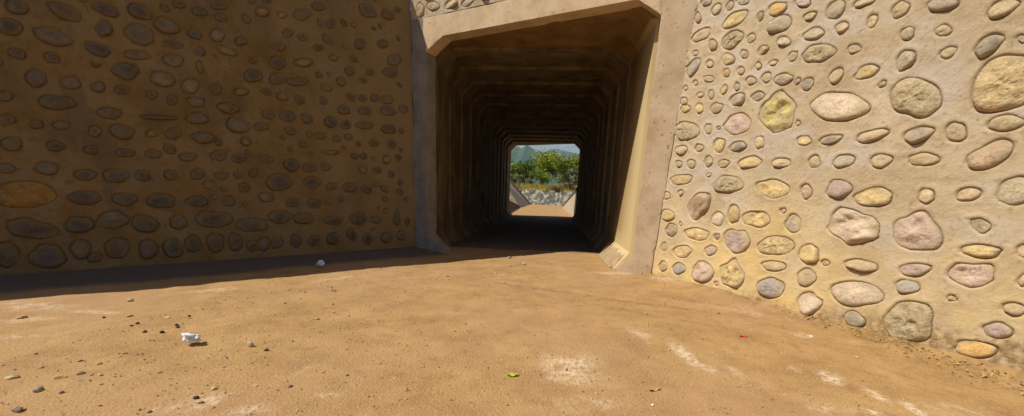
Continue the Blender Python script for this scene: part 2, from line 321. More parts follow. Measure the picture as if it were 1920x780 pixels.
def wall_field(stones, Ug, Vg, seed, amp=.012, gw=.008, lip=.0035):
    H = (fbm(Ug*1.6, Vg*1.6, seed, 3)-.5)*amp*2+(fbm(Ug*9, Vg*9, seed+5, 4)-.5)*amp*.9
    du = Ug[0, 1]-Ug[0, 0]; dv = Vg[1, 0]-Vg[0, 0]
    for st in stones:
        R = (abs(st['a'][0])+abs(st['b'][0]))*1.3+.09, (abs(st['a'][1])+abs(st['b'][1]))*1.3+.09
        i0 = max(0, int((st['c'][0]-R[0]-Ug[0, 0])/du)); i1 = min(Ug.shape[1], int((st['c'][0]+R[0]-Ug[0, 0])/du)+2)
        j0 = max(0, int((st['c'][1]-R[1]-Vg[0, 0])/dv)); j1 = min(Ug.shape[0], int((st['c'][1]+R[1]-Vg[0, 0])/dv)+2)
        if i1 <= i0 or j1 <= j0: continue
        u = Ug[j0:j1, i0:i1]-st['c'][0]; v = Vg[j0:j1, i0:i1]-st['c'][1]
        x = st['T'][0, 0]*u+st['T'][0, 1]*v; y = st['T'][1, 0]*u+st['T'][1, 1]*v
        e = np.hypot(x, y); d = (e/outline(st, np.arctan2(y, x))-1)*st['r']
        ang = vnoise(np.arctan2(y, x)*1.3+9, np.full_like(x, st['sd']*1.7), 3); lipn = np.clip(1.9*ang-.25, 0, 1.2)*(.55+.8*np.clip(.5+y*.8, 0, 1))+.25*vnoise(Ug[j0:j1, i0:i1]*7, Vg[j0:j1, i0:i1]*7, st['sd'])
        g = -.022*np.exp(-(d/gw)**2)*np.clip(lipn*1.1, .08, 1.25)+lip*np.exp(-((d-.03)/.022)**2)*lipn
        H[j0:j1, i0:i1] += np.where(d < 0, -.024*np.clip(-d/.01, 0, 1)-.022*np.exp(-(d/gw)**2), g)
    return H
def build_wall(root, frame, stones, ugrid, vgrid, top_fn, mat, seed, thick, small_mat, keep=100, extra_attrs=None):
    origin = np.array(root.location)
    Ug, Vraw = np.meshgrid(ugrid, vgrid)
    H = wall_field(stones, Ug, Vraw, seed)
    Vg = np.minimum(Vraw, top_fn(Ug))
    P = frame.O+Ug[..., None]*frame.U+Vg[..., None]*frame.V+H[..., None]*frame.N-origin
    nv, nu = Ug.shape; vs = list(P.reshape(-1, 3)); ix = np.arange(nu*nv).reshape(nv, nu)
    fs = [tuple(q) for q in np.stack([ix[:-1, :-1], ix[:-1, 1:], ix[1:, 1:], ix[1:, :-1]], -1).reshape(-1, 4)]
    # back, top, ends: a real thickness
    base = len(vs)
    for i in range(nu): vs.append(P[-1, i]-frame.N*thick)
    for i in range(nu): vs.append(P[0, i]-frame.N*thick)
    for i in range(nu-1):
        fs += [(ix[-1, i], ix[-1, i+1], base+i+1, base+i), (base+i, base+i+1, base+nu+i+1, base+nu+i)]
    for i in (0, nu-1):
        fs.append(tuple(int(q) for q in ix[:, i])+(base+i, base+nu+i))
    o = link_mesh('mortar', vs, fs, mat, root, smooth=True)
    n = len(vs)
    for name, fn in (extra_attrs or {}).items():
        a = np.zeros(n); a[:nu*nv] = fn(Ug, Vg).ravel(); add_attr(o, name, a)
    big = sorted([s for s in stones if s['area'] > 0], key=lambda s: -s['area'])[:keep]; ids = set(id(s) for s in big)
    for s in big:
        v, f, es = stone_mesh(frame, s, origin); c = np.mean(np.array(v), 0)
        q = link_mesh('stone', [np.asarray(t)-c for t in v], f, M[s['kind']], root, smooth=True); q.location = tuple(c); rims(q, es, 0. if s['kind'] == 'syellow' else float(RNG.uniform(.6, 1.2)))
        if s['lab']: q['label'] = s['lab']
    rest = Mb(); rest_es = []; kinds = sorted(set(s['kind'] for s in stones if id(s) not in ids))
    for s in stones:
        if id(s) in ids: continue
        v, f, es = stone_mesh(frame, s, origin); rest.add(v, f, kinds.index(s['kind'])); rest_es += list(es)
    if rest.v:
        ro = link_mesh('small_stones', rest.v, rest.f, [M[k] for k in kinds], root, smooth=True); ro.data.polygons.foreach_set('material_index', rest.m); ro['kind'] = 'stuff'; rims(ro, rest_es)
    return o

RIGHT = [(1302,14,5,7,0,'dark'),(1324,5,10,6,-15,'dark'),(1343,18,11,8,-60,'grey'),(1368,11,9,6,-70,'grey'),(1392,3,11,6,0,'grey'),(1308,34,6,10,0,'brown'),(1314,66,20,9,-32,'tan'),(1377,37,27,11,-36,'yellow'),(1425,31,9,5,-70,'tan'),
(1457,17,19,11,-25,'orange',0,'bright orange stone'),(1505,5,14,8,0,'purple'),(1518,31,12,7,-20,'tan'),(1460,46,25,14,-22,'grey'),(1566,18,22,13,-50,'grey'),(1578,52,12,10,-35,'tan'),(1372,75,22,14,-40,'mixed'),(1408,72,9,7,-45,'tan'),(1469,78,12,9,-10,'grey'),(1525,64,21,10,-14,'grey'),
(1430,94,11,7,-30,'tan'),(1395,102,6,8,0,'brown'),(1336,85,8,10,0,'brown'),(1364,111,12,11,0,'tan'),(1486,106,10,7,-50,'tan'),(1534,100,30,17,-14,'mixed',.2),(1303,100,5,5),(1286,116,6,9,0,'brown'),(1300,127,19,9,-60,'blue'),(1330,120,6,7),(1361,137,8,6,-75,'orange'),(1388,133,7,7),(1421,124,5,7),(1449,118,7,5,-20),
(1437,146,10,8,-50),(1408,152,9,8,0,'tan'),(1468,149,19,10,-16,'grey'),(1567,143,16,11,-50,'tan'),(1513,158,13,9,-50,'dark'),(1328,148,9,6),(1304,156,4,5),(1285,165,4,4),(1357,169,9,6,-70,'yellow'),(1382,163,5,7,0,'dark'),(1421,181,12,8,-22,'dark'),(1313,178,6,5),(1333,178,5,9),(1383,187,15,11,-28,'grey'),(1343,203,12,9,-32,'brown'),(1282,190,7,7),(1285,204,9,7,0,'yellow'),(1311,203,7,9,0,'yellow'),
(1286,246,24,18,0,'mixed',0,'rough speckled round stone'),(1328,242,7,9),(1382,233,27,18,-12,'pink',0,'smooth pink oval stone'),(1457,212,34,36,0,'lemon',1,'yellow angular stone'),(1496,231,4,4),(1570,200,54,28,2,'pale',0,'large flat pale pink stone'),(1507,264,13,9,0,'yellow'),(1348,273,11,13,0,'yellow'),(1383,275,15,9,-15,'dark'),(1424,267,8,12),(1557,262,21,8,-14,'dark'),(1311,278,8,7),(1277,282,11,9,0,'tan'),
(1619,5,20,7,-18,'grey'),(1687,18,19,12,-50,'tan'),(1766,7,30,14,-12,'dark'),(1879,16,34,14,-25,'tan'),(1635,40,13,8,-60,'tan'),(1701,63,14,11,-50,'grey'),(1768,57,15,10,-14,'tan'),(1853,86,31,16,-30,'dark'),(1917,73,9,7,0,'dark'),(1601,92,12,8,-20,'tan'),(1777,99,17,9,-22,'tan'),(1698,113,21,15,-38,'grey',.4),(1624,135,24,11,-20,'yellow'),
(1714,183,50,36,0,'mixed',.3,'large rough greyish-yellow boulder'),(1882,158,72,50,-18,'porous',.25,'large pitted yellow boulder'),(1634,255,32,10,-14,'tan'),(1721,253,29,14,-14,'dark'),(1792,248,19,18,0,'tan'),(1885,231,37,14,-5,'tan'),
(1581,303,20,12,-8,'grey'),(1651,302,21,12,-12,'tan'),(1731,299,28,12,-3,'tan'),(1854,292,50,21,-22,'brown'),(1573,355,25,17,-14,'purple'),(1636,370,37,17,-7,'yellow',.3),(1736,368,14,14,0,'tan',.3),(1815,365,23,12,-10,'tan',.3),(1905,359,38,25,-15,'grey'),
(1598,425,50,34,5,'pale',1,'pale yellow broken stone'),(1718,436,46,36,0,'pink',.6,'large greyish-pink angular stone'),(1838,423,20,11,18,'grey',.8),(1838,471,37,12,3,'yellow'),(1922,471,14,13,0,'tan'),(1614,498,31,11,6,'tan'),(1714,506,29,12,0,'purple'),(1820,515,47,22,4,'pink',.7),(1700,538,24,12,5,'blue'),(1922,525,16,10,-20,'tan'),
(1405,305,21,11,-9,'yellow'),(1464,306,17,9,0,'tan'),(1527,304,11,11,0,'tan'),(1296,308,8,8),(1273,308,6,6),(1328,303,8,10),(1356,307,10,7,-18),(1276,337,19,10,-7,'yellow'),(1364,346,27,17,0,'mixed'),(1448,354,31,17,8,'yellow'),(1512,360,10,14,0,'brown'),(1250,367,7,7),(1276,362,5,5),(1310,386,27,18,-62,'brown',.2),(1252,404,13,11,0,'yellow'),(1345,411,13,12,0,'pale'),(1376,402,11,17,0,'yellow'),(1417,411,26,15,6,'yellow',.4),(1487,420,15,16,0,'grey'),
(1259,432,11,12,0,'mixed'),(1306,439,24,11,4,'yellow',.2),(1344,444,5,5,0,'dark'),(1381,452,24,22,0,'purple',.6),(1453,461,35,18,2,'porous'),(1516,477,18,19,0,'yellow',.4),(1279,472,18,11,0,'yellow'),(1332,470,11,9,0,'pink',.5),(1245,463,6,8),(1450,499,21,10,4,'tan'),(1547,493,7,5),(1243,500,8,9),(1273,504,13,10,0,'blue'),(1317,511,21,19,10,'pink',.5),(1372,515,23,26,0,'yellow',.8),(1511,521,19,15,-15,'tan'),(1444,540,25,19,5,'blue'),
(1603,551,48,25,5,'pale',.2,'pale pinkish-white flat stone'),(1516,570,24,19,0,'pale',.6),(1601,599,22,13,22,'dark'),(1702,604,52,36,6,'mixed',.6,'large brown block near the ground'),(1870,620,28,14,3,'purple'),(1827,655,38,16,7,'orange',0,'orange oval stone near the ground'),(1901,580,22,11,8,'tan')]
E2 = hw((1302, 0)); RU = (E2-A0); RU /= RU[2]                     # leaning edge of the right wing
RUn = RU/np.linalg.norm(RU); RNn = np.cross(RD, RUn); RNn /= np.linalg.norm(RNn)
if RNn[0] > 0: RNn = -RNn
FR = Frame(A0, RD, RUn, RNn)
rs = dig(FR, RIGHT)
for s in rs: s['R'] = max(np.linalg.norm(s['a']), np.linalg.norm(s['b']))*1.1
ULEN = 9.5
rand_fill(rs, 60, (.15, 4.2), (.1, 4.4), ['tan', 'tan', 'grey', 'yellow', 'brown'], (.022, .04), .03, lambda u, v: True)
rand_fill(rs, 150, (.2, ULEN-.2), (.1, 5.6), ['tan', 'grey', 'yellow', 'dark', 'pink', 'brown', 'blue'], (.05, .15), .05, lambda u, v: (u > 4.4+.0*v) or v > 4.3)
rw = empty('stone_wall', A0)
tag(rw, 'sunlit wing wall of tan mortar studded with river stones, right of the portal', 'wall')
ug = np.concatenate([np.arange(0, 5.2, .0125), np.arange(5.2, ULEN, .06)])
def clean_sun(stones): return stones
build_wall(rw, FR, rs, np.append(np.arange(0, 5.0, .01), np.arange(5.0, ULEN, .01)), np.arange(-.25, 5.9, .01), lambda U: np.full_like(U, 5.9), M['mortar_lit'], 40, .5, None,
    extra_attrs={'dust': lambda U, V: np.clip(1.05-V/1.35+(fbm(U*1.3, V*1.3, 61)-.5)*1.6, 0, 1)*.8, 'soil': lambda U, V: np.clip((.13+.10*np.clip(U-1.6, 0, 3)-V)/.16+(fbm(U*6, V*6, 62)-.5)*1.5, 0, 1)*.8})

LEFT = [(32,13,22,12,20,'sgrey'),(122,22,34,13,25,'sbrown'),(198,17,26,11,20,'sdark'),(262,22,22,13,25,'sdark'),(335,8,12,6,20,'sbrown'),(374,22,14,7,10,'sgrey'),(412,10,16,7,5,'sbrown'),(415,32,10,8,0,'sgrey'),(18,50,24,15,20,'sdark'),(100,69,38,14,15,'sgrey'),(195,53,14,16,0,'spurple'),(262,64,29,18,22,'sgrey'),(312,48,24,14,25,'sgrey'),(365,64,13,8,25,'sgrey'),(408,66,14,11,0,'slight'),(452,77,10,8,0,'sgrey'),(183,92,25,11,22,'sdark',0,'dark slanting oblong stone'),(32,100,16,9,20,'sdark'),(97,108,14,9,25,'sdark'),(258,103,26,8,5,'sgrey'),(325,83,18,7,10,'sbrown'),(325,113,20,11,15,'slight'),(425,95,20,7,25,'slight'),(375,125,6,12,-10,'slight'),(68,147,20,15,15,'spurple'),(133,155,18,12,10,'sgrey'),(184,163,12,10,0,'sgrey'),(235,133,23,16,10,'sdark'),(305,148,24,13,10,'slight',0,'pale oval stone'),(357,161,18,13,0,'slight'),(405,167,10,10,0,'sbrown'),(470,142,12,12,0,'sdark'),(453,172,14,7,0,'slight'),(10,180,12,10,0,'sgrey'),(107,192,37,12,5,'sgreen'),(228,169,12,9,0,'sdark'),(285,178,10,8,0,'sbrown'),(322,188,9,9,0,'sdark'),(368,191,16,8,10,'sgrey'),(205,212,24,10,4,'sgrey'),(428,203,20,10,10,'sbrown'),(297,220,34,4,3,'sbrown'),(13,225,15,10,0,'sbrown'),(68,233,12,8,0,'sbrown'),(115,235,14,8,0,'sgrey'),(178,246,13,9,0,'sgrey'),(229,247,23,13,8,'sgrey'),(285,250,10,7,0,'syellow'),(325,250,15,11,-15,'sbrown'),(370,222,20,10,0,'sgrey'),(447,235,22,14,18,'sgrey'),(382,258,20,11,0,'sgrey'),(410,266,6,7,0,'sdark'),(462,265,10,8,0,'slight'),(22,270,20,13,10,'sgrey'),(104,274,17,9,5,'sdark'),(170,281,12,8,0,'sbrown'),(235,287,17,7,0,'sgreen'),(288,289,15,8,0,'sgrey'),(352,295,15,8,0,'sgrey'),(410,292,16,9,0,'sbrown'),(448,297,12,8,0,'sdark'),(12,316,17,9,0,'spurple'),(88,316,20,13,5,'sgrey'),(160,328,20,10,0,'sdark'),(218,330,23,13,0,'sdark'),(268,330,13,10,0,'sdark'),(320,328,12,9,0,'sgrey'),(370,327,12,10,0,'sdark'),(415,330,12,7,0,'sgrey'),(447,328,8,6,0,'sbrown'),(475,325,8,7,0,'sbrown'),(50,365,56,24,2,'syellow',0,'large ochre-yellow stone'),(160,371,31,13,0,'sdark'),(234,374,22,12,0,'sdark'),(303,377,27,13,5,'sdark'),(370,378,20,9,0,'sdark'),(430,378,10,9,0,'sgrey'),(458,352,10,8,0,'sbrown'),
(492,22,12,9,10,'syellow'),(529,28,8,6,0,'syellow'),(567,27,16,11,0,'sgrey'),(597,12,12,8,15,'sbrown'),(690,20,18,11,25,'sdark'),(728,28,12,9,15,'sbrown'),(540,62,10,8,0,'sbrown'),(523,88,12,7,0,'sbrown'),(568,70,9,6,0,'sbrown'),(598,90,10,6,0,'sdark'),(520,118,14,12,0,'sdark'),(570,117,16,8,0,'slight'),(482,142,10,10,0,'sdark'),(522,147,16,11,0,'sbrown'),(558,153,20,7,0,'sbrown'),(626,108,8,6,0,'slight'),(640,153,9,8,0,'slight'),(656,133,10,8,0,'sbrown'),(695,135,8,6,0,'sbrown'),(675,82,10,9,0,'sbrown'),(718,82,10,8,0,'sgrey'),(740,112,13,11,0,'sgrey'),(732,135,14,9,0,'sbrown'),(530,181,10,7,0,'syellow'),(562,187,10,7,40,'sbrown'),(645,206,12,8,0,'sgrey'),(680,184,8,6,0,'sbrown'),(703,183,8,7,0,'sgrey'),(726,187,12,8,0,'slight'),(540,218,14,10,0,'sdark'),(575,222,12,8,30,'sgrey'),(620,229,12,10,0,'sdark'),(649,234,9,9,0,'sdark'),(685,208,12,8,0,'sbrown'),(728,208,14,9,0,'sgrey'),(757,205,8,8,0,'sgrey'),(490,238,14,7,0,'sbrown'),(545,245,12,7,20,'sbrown'),(602,255,10,6,0,'sgrey'),(632,261,8,6,0,'sgrey'),(684,235,16,7,0,'sbrown'),(730,242,14,8,0,'sbrown'),(702,268,9,6,0,'sbrown'),(735,270,8,8,0,'sdark'),(500,300,12,7,0,'sbrown'),(547,310,14,11,0,'sdark'),(580,315,12,7,0,'sbrown'),(612,313,9,7,0,'sbrown'),(620,286,16,4,0,'slight'),(665,293,7,5,0,'sbrown'),(682,293,7,6,0,'sdark'),(725,299,7,8,0,'syellow',0,'small bright yellow stone'),(708,320,8,6,0,'sdark'),(734,327,6,6,0,'sdark'),(524,342,23,16,0,'sdark'),(586,342,16,11,0,'sdark'),(622,350,10,7,0,'sbrown'),(655,352,14,8,0,'sbrown'),(688,355,10,7,0,'sdark'),(500,370,14,9,0,'sgrey'),(548,380,12,8,0,'sdark'),(590,382,12,9,0,'sdark'),
(60,430,46,18,8,'sdark'),(150,422,26,15,0,'sdark'),(212,413,28,17,0,'sgrey'),(272,420,26,15,12,'sdark'),(335,417,16,13,0,'sgrey'),(402,412,34,15,4,'sdark'),(468,422,24,13,0,'sgrey'),(12,478,24,24,0,'sgrey'),(90,482,32,23,8,'spurple'),(152,468,19,18,0,'sgrey'),(178,484,14,9,0,'sgrey'),(220,466,23,19,0,'sgrey'),(278,468,18,17,0,'sgrey'),(325,466,18,18,0,'sdark'),(362,458,14,17,0,'sdark'),(404,456,15,19,0,'sgrey'),(442,455,13,17,0,'sgrey'),(475,462,12,11,0,'sdark'),
(490,422,12,11,0,'sgrey'),(525,407,20,13,0,'sdark'),(570,410,18,11,0,'sbrown'),(625,414,18,8,0,'sdark'),(672,410,16,11,0,'sdark'),(705,412,10,7,0,'sgrey'),(744,409,6,13,0,'sgreen'),(765,416,4,8,0,'sdark'),(495,458,11,13,0,'sgrey'),(520,455,11,11,0,'sgrey'),(555,453,11,12,0,'sdark'),(588,452,11,8,-50,'sdark'),(625,448,12,11,0,'sdark'),(660,440,12,8,60,'sdark'),(690,448,10,10,0,'sdark'),(725,446,10,9,0,'sgrey'),(752,442,7,8,0,'sgrey')]
LB = WB-LD*3.2                                                    # the wing runs on past the frame's left edge
FL = Frame(LB, LD, Zv, LN); LTOT = LLEN+3.2
ls = dig(FL, LEFT)
for s in ls: s['R'] = max(np.linalg.norm(s['a']), np.linalg.norm(s['b']))*1.1; s['hgt'] *= 1.15
ltop = lambda U: 3.8+(U-2.2)*(1.1/(LLEN+1.0))
rand_fill(ls, 110, (3.0, LTOT-.15), (.4, 4.7), ['sgrey', 'sbrown', 'sdark', 'slight', 'sbrown'], (.03, .075), .035, lambda u, v: v < ltop(u)-.15)
rand_fill(ls, 50, (.1, 3.2), (.15, 3.7), ['sgrey', 'sbrown', 'sdark', 'slight'], (.06, .16), .05, lambda u, v: v < ltop(u)-.2)
lw = empty('stone_wall', LB)
tag(lw, 'shaded brown-stained wing wall of mortar and cobbles, left of the portal', 'wall')
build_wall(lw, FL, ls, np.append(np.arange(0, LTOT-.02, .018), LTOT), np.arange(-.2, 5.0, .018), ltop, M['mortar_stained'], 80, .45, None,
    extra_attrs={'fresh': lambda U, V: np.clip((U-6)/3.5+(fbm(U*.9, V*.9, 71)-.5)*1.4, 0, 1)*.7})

# ------------------------------------------------------------------ underpass: headwall, pilasters, bore
up = empty('underpass', ((XL+XR)/2, (YL+YR)/2, 0)); UO = np.array(up.location)
tag(up, 'long square concrete tunnel under the road, opening between the two stone walls', 'underpass')
T = -HN*.30
sA = hcoord(A0)[0]; zTop = 4.46
hm = Mb()
n2 = NEAR
lt = [hcoord(q) for q in n2]
# lintel band and left jamb as closed prisms butted end to end
hm.prism([hs(lt[2][0], lt[2][1]), hs(lt[3][0], lt[3][1]), hs(lt[4][0], lt[4][1]), hs(lt[5][0]-.002, lt[5][1]), hs(lt[5][0]-.002, zTop), hs(KS+.30, zTop), hs(KS+.30, lt[2][1]+.35)][::1], T)
lintel = hm.build('headwall', M['concrete'], up, origin=UO)
jm = Mb()
jm.prism([hs(KS+.003, -.2), hs(lt[0][0], -.2), hs(lt[0][0], 0), hs(lt[1][0], lt[1][1]), hs(lt[2][0], lt[2][1]), hs(KS+.30, lt[2][1]+.35), hs(KS+.30, zTop), hs(KS+.003, zTop)], T)
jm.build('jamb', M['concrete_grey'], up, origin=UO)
pm = Mb(); eT = hcoord(E2)
def rightedge(z): return hcoord(A0+RU*z)[0]
pp = [hs(lt[7][0], -.2, .0), hs(rightedge(-.2)+.05, -.2, .0), hs(rightedge(6.)+.05, 6., .0), hs(lt[5][0]+.01, 6., .0), hs(lt[5][0], lt[5][1], .0), hs(lt[6][0], lt[6][1], .0), hs(lt[7][0], 0, .0)]
pm.prism([q+HN*.035 for q in pp], -HN*.335)
pm.build('pilaster', M['concrete_pink'], up, origin=UO)
def roughen(o, step=.07, amp=.006, chip=.022, sd=1):
    """cut the faces into small cells, undulate them and knock bits off the arrises"""
    bm = bmesh.new(); bm.from_mesh(o.data); R_ = random.Random(sd)
    for ax in (HD, Zv):
        c = [float(np.dot(np.array(v.co), ax)) for v in bm.verts]; t = min(c)+step
        while t < max(c)-.01:
            bmesh.ops.bisect_plane(bm, geom=bm.verts[:]+bm.edges[:]+bm.faces[:], plane_co=tuple(ax*t), plane_no=tuple(ax)); t += step*R_.uniform(.6, 1.3)
    bm.normal_update()
    for v in bm.verts:
        w = np.array(v.co)+UO; a = w@HD; n = np.array(v.normal)
        sharp = any(len(e.link_faces) == 2 and e.calc_face_angle(0) > .5 for e in v.link_edges)
        d = (float(fbm(np.array(a*1.7), np.array(w[2]*1.7), sd, 3))-.5)*amp*2
        if sharp: d -= chip*max(0, float(vnoise(np.array(a*5.3+w[1]*2), np.array(w[2]*5.3), sd+9))-.52)*2*R_.uniform(.3, 1)
        v.co = tuple(np.array(v.co)+n*d)
    bm.to_mesh(o.data); bm.free()
for o_, k_ in zip([c for c in up.children if c.name.split('.')[0] in ('headwall', 'jamb', 'pilaster')], (3, 5, 8)): roughen(o_, sd=k_)
# masonry facing above the lintel: mortar with half-buried stones
FM = Frame(hs(KS, zTop), HD, Zv, HN)
ms = dig(FM, [(788,20,8,13,0,'tan'),(812,12,11,9,0,'tan'),(846,8,13,8,-25,'tan'),(878,4,13,7,-30,'grey'),(910,-8,12,8,-20,'tan'),(832,-14,12,8,0,'tan'),(800,-12,12,9,0,'grey')])
for s in ms: s['R'] = max(np.linalg.norm(s['a']), np.linalg.norm(s['b']))*1.1; s['area'] = 0
rand_fill(ms, 60, (.2, lt[5][0]-KS-.15), (.1, 1.5), ['tan', 'grey', 'yellow', 'pink'], (.06, .13), .04, lambda u, v: True)
fm_root = empty('_', UO)
mo = build_wall(fm_root, FM, ms, np.arange(.005, lt[5][0]-KS-.003, .02), np.arange(.003, 1.6, .02), lambda U: np.full_like(U, 1.6), M['mortar_lit'], 55, .3, None)
for ch in list(fm_root.children):
    ch.parent = up; ch.name = 'masonry_facing' if ch.data is mo.data else 'facing_stones'
bpy.data.objects.remove(fm_root)
# bore segments
STN = [9.16+1.3*k for k in range(13)]; STN = [q for q in STN if q < 24.0]
FAR_PX = [(953.6, 401), (953.2, 396), (955.6, 286.7), (967, 274), (1076.6, 269.8), (1086.9, 281.5), (1080.7, 399.5), (1071.5, 407.7)]
prof = []
for k in range(8):
    a = NEAR[k]; prof.append(np.array([a[0], a[2]]))
prof = np.array(prof); cen = np.array([(XL+XR)/2, 2.0])
exitprof = np.array([[XL+CH, 0], [XL, CH], [XL, CEIL-CH], [XL+CH, CEIL], [XR-CH, CEIL], [XR, CEIL-CH], [XR, CH], [XR-CH, 0]])
front = lambda x: YL+(YR-YL)*(x-XL)/(XR-XL)+.302
back = lambda x: EL+(ER-EL)*(x-XL)/(XR-XL)
def ringpt(k, y, off):
    t = min(1, max(0, (y-8)/3.)); p = prof[k]*(1-t)+exitprof[k]*t
    d = p-cen; s = np.array([math.copysign(1, d[0]), math.copysign(1, d[1])])
    if k in (0, 7): s[1] = 0
    q = p-s*off*np.array([1, 1.0]); 
    if k in (0, 7): q[1] = p[1]-.12
    return q
def seg(y0f, y1f, off, off1):
    m = Mb(); ins = []
    for k in range(8):
        for (yf) in (y0f, y1f):
            p = ringpt(k, yf(prof[k][0]), off if yf is y0f else off1); ins.append((p[0], yf(p[0]), p[1]))
    outs = []
    for k in range(8):
        for yf in (y0f, y1f):
            p = ringpt(k, yf(prof[k][0]), -.28); z = p[1] if k not in (0, 7) else -.12; outs.append((p[0], yf(p[0]), z))
    v = ins+outs; f = []
    for k in range(7):
        a, b, c, d = 2*k, 2*k+1, 2*k+3, 2*k+2
        f += [(a, b, c, d), (a+16, d+16, c+16, b+16), (a, d, d+16, a+16), (b, b+16, c+16, c)]
    f += [(0, 16, 17, 1), (14, 15, 31, 30)]
    m.add(v, f); return m
cuts = [front]+[(lambda x, q=q: q) for q in STN]+[back]
for i in range(len(cuts)-1):
    off = float(RNG.uniform(.028, .05)) if i else 0.0; off1 = float(RNG.uniform(-.02, 0)) if i else 0.0
    if i == 0: y0 = front; y1 = lambda x: max(9.16-.035, front(x)+.02)
    elif i == len(cuts)-2: y0 = lambda x: STN[-1]+.035; y1 = back
    else: y0 = lambda x, q=STN[i-1]: q+.035; y1 = lambda x, q=STN[i]: q-.035
    if i == len(cuts)-2: off1 = 0.
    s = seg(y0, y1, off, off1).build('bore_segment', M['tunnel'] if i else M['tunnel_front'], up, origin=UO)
    if i == 0: 
        bm = bmesh.new(); bm.from_mesh(s.data); bmesh.ops.subdivide_edges(bm, edges=bm.edges[:], cuts=9, use_grid_fill=True); bm.to_mesh(s.data); bm.free()
        w = np.array([v.co for v in s.data.vertices])+UO
        add_attr(s, 'clean_sun', (w[:, 0] > 1.0)*(w[:, 2] < 3.9)*np.clip(1.2-.55*np.clip(w[:, 1]-7.2, 0, 3)-.16*np.clip(w[:, 2]-1, 0, 4)+.5*(w[:, 2] < .35)+(fbm(w[:, 1]*2, w[:, 2]*.6, 5)-.5)*.5, 0, 1))  # washed right reveal, with the sun strip also painted into its tone
# board marks left by the shuttering on the right foot chamfer
bmk = Mb(); f0, f1_ = ringpt(7, 7.2, 0), ringpt(6, 7.2, 0); f0 = np.array([NEAR[7][0], 0, 0.]); f1_ = np.array([NEAR[6][0], 0, NEAR[6][2]]); nrm = np.array([-(f1_[2]-f0[2]), 0, f1_[0]-f0[0]]); nrm /= np.linalg.norm(nrm)
for k in range(11):
    yy = 7.42+.15*k; t1 = .55+.3*RNG.random()
    a, b = f0+(f1_-f0)*.03+(0, yy, 0), f0+(f1_-f0)*(t1+.1)+(0, yy, 0)
    bmk.prism([a-nrm*.02, a+nrm*.007, b-nrm*.001, b-nrm*.02], (0, .05, 0))
bmk.build('board_marks', M['concrete'], up, origin=UO)
shell = Mb(); v = []
for k in range(8):
    for yy in (9.0, 24.2): p = ringpt(k, 12., -.05); v.append((p[0], yy, p[1]))
shell.add(v, [(2*k, 2*k+1, 2*k+3, 2*k+2) for k in range(7)])
shell.build('joint_seal', M['concrete_grey'], up, origin=UO)

# ------------------------------------------------------------------ road embankment over the bore
em = Mb()
bk = [hs(KS-.05, 0, -.32), hs(6.0, 0, -.32)]
def col3(p, z0, z1): return [np.array([p[0], p[1], z0]), np.array([p[0], p[1], z1])]
# earth left of the bore, right of it and on top (closed prisms with butted sides)
xl_, xr_ = XL-.30, XR+.30
em.prism([(xl_, 9.25, -.5), (xl_, 25.6, -.5), (-40, 25.6, -.5), (-40, 3., -.5), (LB[0]-.8, LB[1]+.3, -.5), (WB[0]-.52, WB[1]+.45, -.5)], (0, 0, 4.25))
em.prism([(xr_, 7.4, -.5), (40, 7.4, -.5), (40, 24.0, -.5), (xr_, 24.0, -.5)], (0, 0, 5.9))
em.prism([(xl_, 9.35, 4.45), (xr_, 7.6, 4.45), (xr_, 23.9, 4.45), (xl_, 25.5, 4.45)], (0, 0, 1.4))
ro = em.build('embankment', M['earth'], None); tag(ro, kind='structure')
M['road'] = material('asphalt', [(.3, (.04, .04, .042)), (.7, (.065, .063, .06))], 5, .9, .3, 80)
rd = Mb(); rd.prism([(-38, 13, 5.9), (39, 11, 5.9), (39, 22, 5.9), (-38, 23.5, 5.9)], (0, 0, .05)); tag(rd.build('road', M['road']), kind='structure')

# ------------------------------------------------------------------ beyond the bore
M['coping'] = material('coping', [(.3, (.09, .08, .07)), (.7, (.16, .14, .12))], 3, .9, .3, 30)
M['rubble'] = material('rubble', [(.35, (.20, .18, .14)), (.5, (.33, .295, .22)), (.65, (.45, .40, .29))], 1.6, .9, .8, 6, 6, bdist=.08,
    extra=[('noise', 1.5, .43, .53, (.085, .09, .085), .9, (1.4, 1, .35))])  # dark streaks: tree shadows painted into the slope colour
M['grass'] = material('dry_grass', [(.3, (.20, .17, .025)), (.6, (.35, .28, .05)), (.8, (.42, .32, .10))], 1.2, .95, .3, 10)
def splay(name, lab, p_near, p_far, h0, h1, side, mat):
    """vertical wing wall from the exit to its foot with a falling, dark-coped top"""
    e = empty(name, p_near); O = np.array(e.location); a, b = np.asarray(p_near, float), np.asarray(p_far, float)
    d = (b-a)/np.linalg.norm(b-a); n = np.array([d[1], -d[0], 0])*side*.45
    m = Mb(); m.prism([a-Zv*.3, b-Zv*.3, b+Zv*h1, a+Zv*h0], n); m.build('wall_body', mat, e, origin=O)
    c = Mb(); c.prism([a+Zv*(h0+.003)-n*.12, b+Zv*(h1+.003)-n*.12, b+Zv*(h1+.16)-n*.12, a+Zv*(h0+.16)-n*.12], n*1.25); c.build('coping', M['coping'], e, origin=O)
    return tag(e, lab, 'wall')
xr_foot = at_y((1056, 391.5), 46.); xr_foot[2] = 0
splay('wing_wall', 'sunlit concrete wing wall sloping down beyond the right side of the exit', (XR+.05, ER+.35, 0), (1.35, 50, 0), 1.66, .1, 1, M['slope_concrete'])
splay('wing_wall', 'shaded low wing wall sloping down beyond the left side of the exit', (XL-1.25, EL+.4, 0), (-3.35, 44.5, 0), 1.3, .02, -1, M['mortar_stained'])
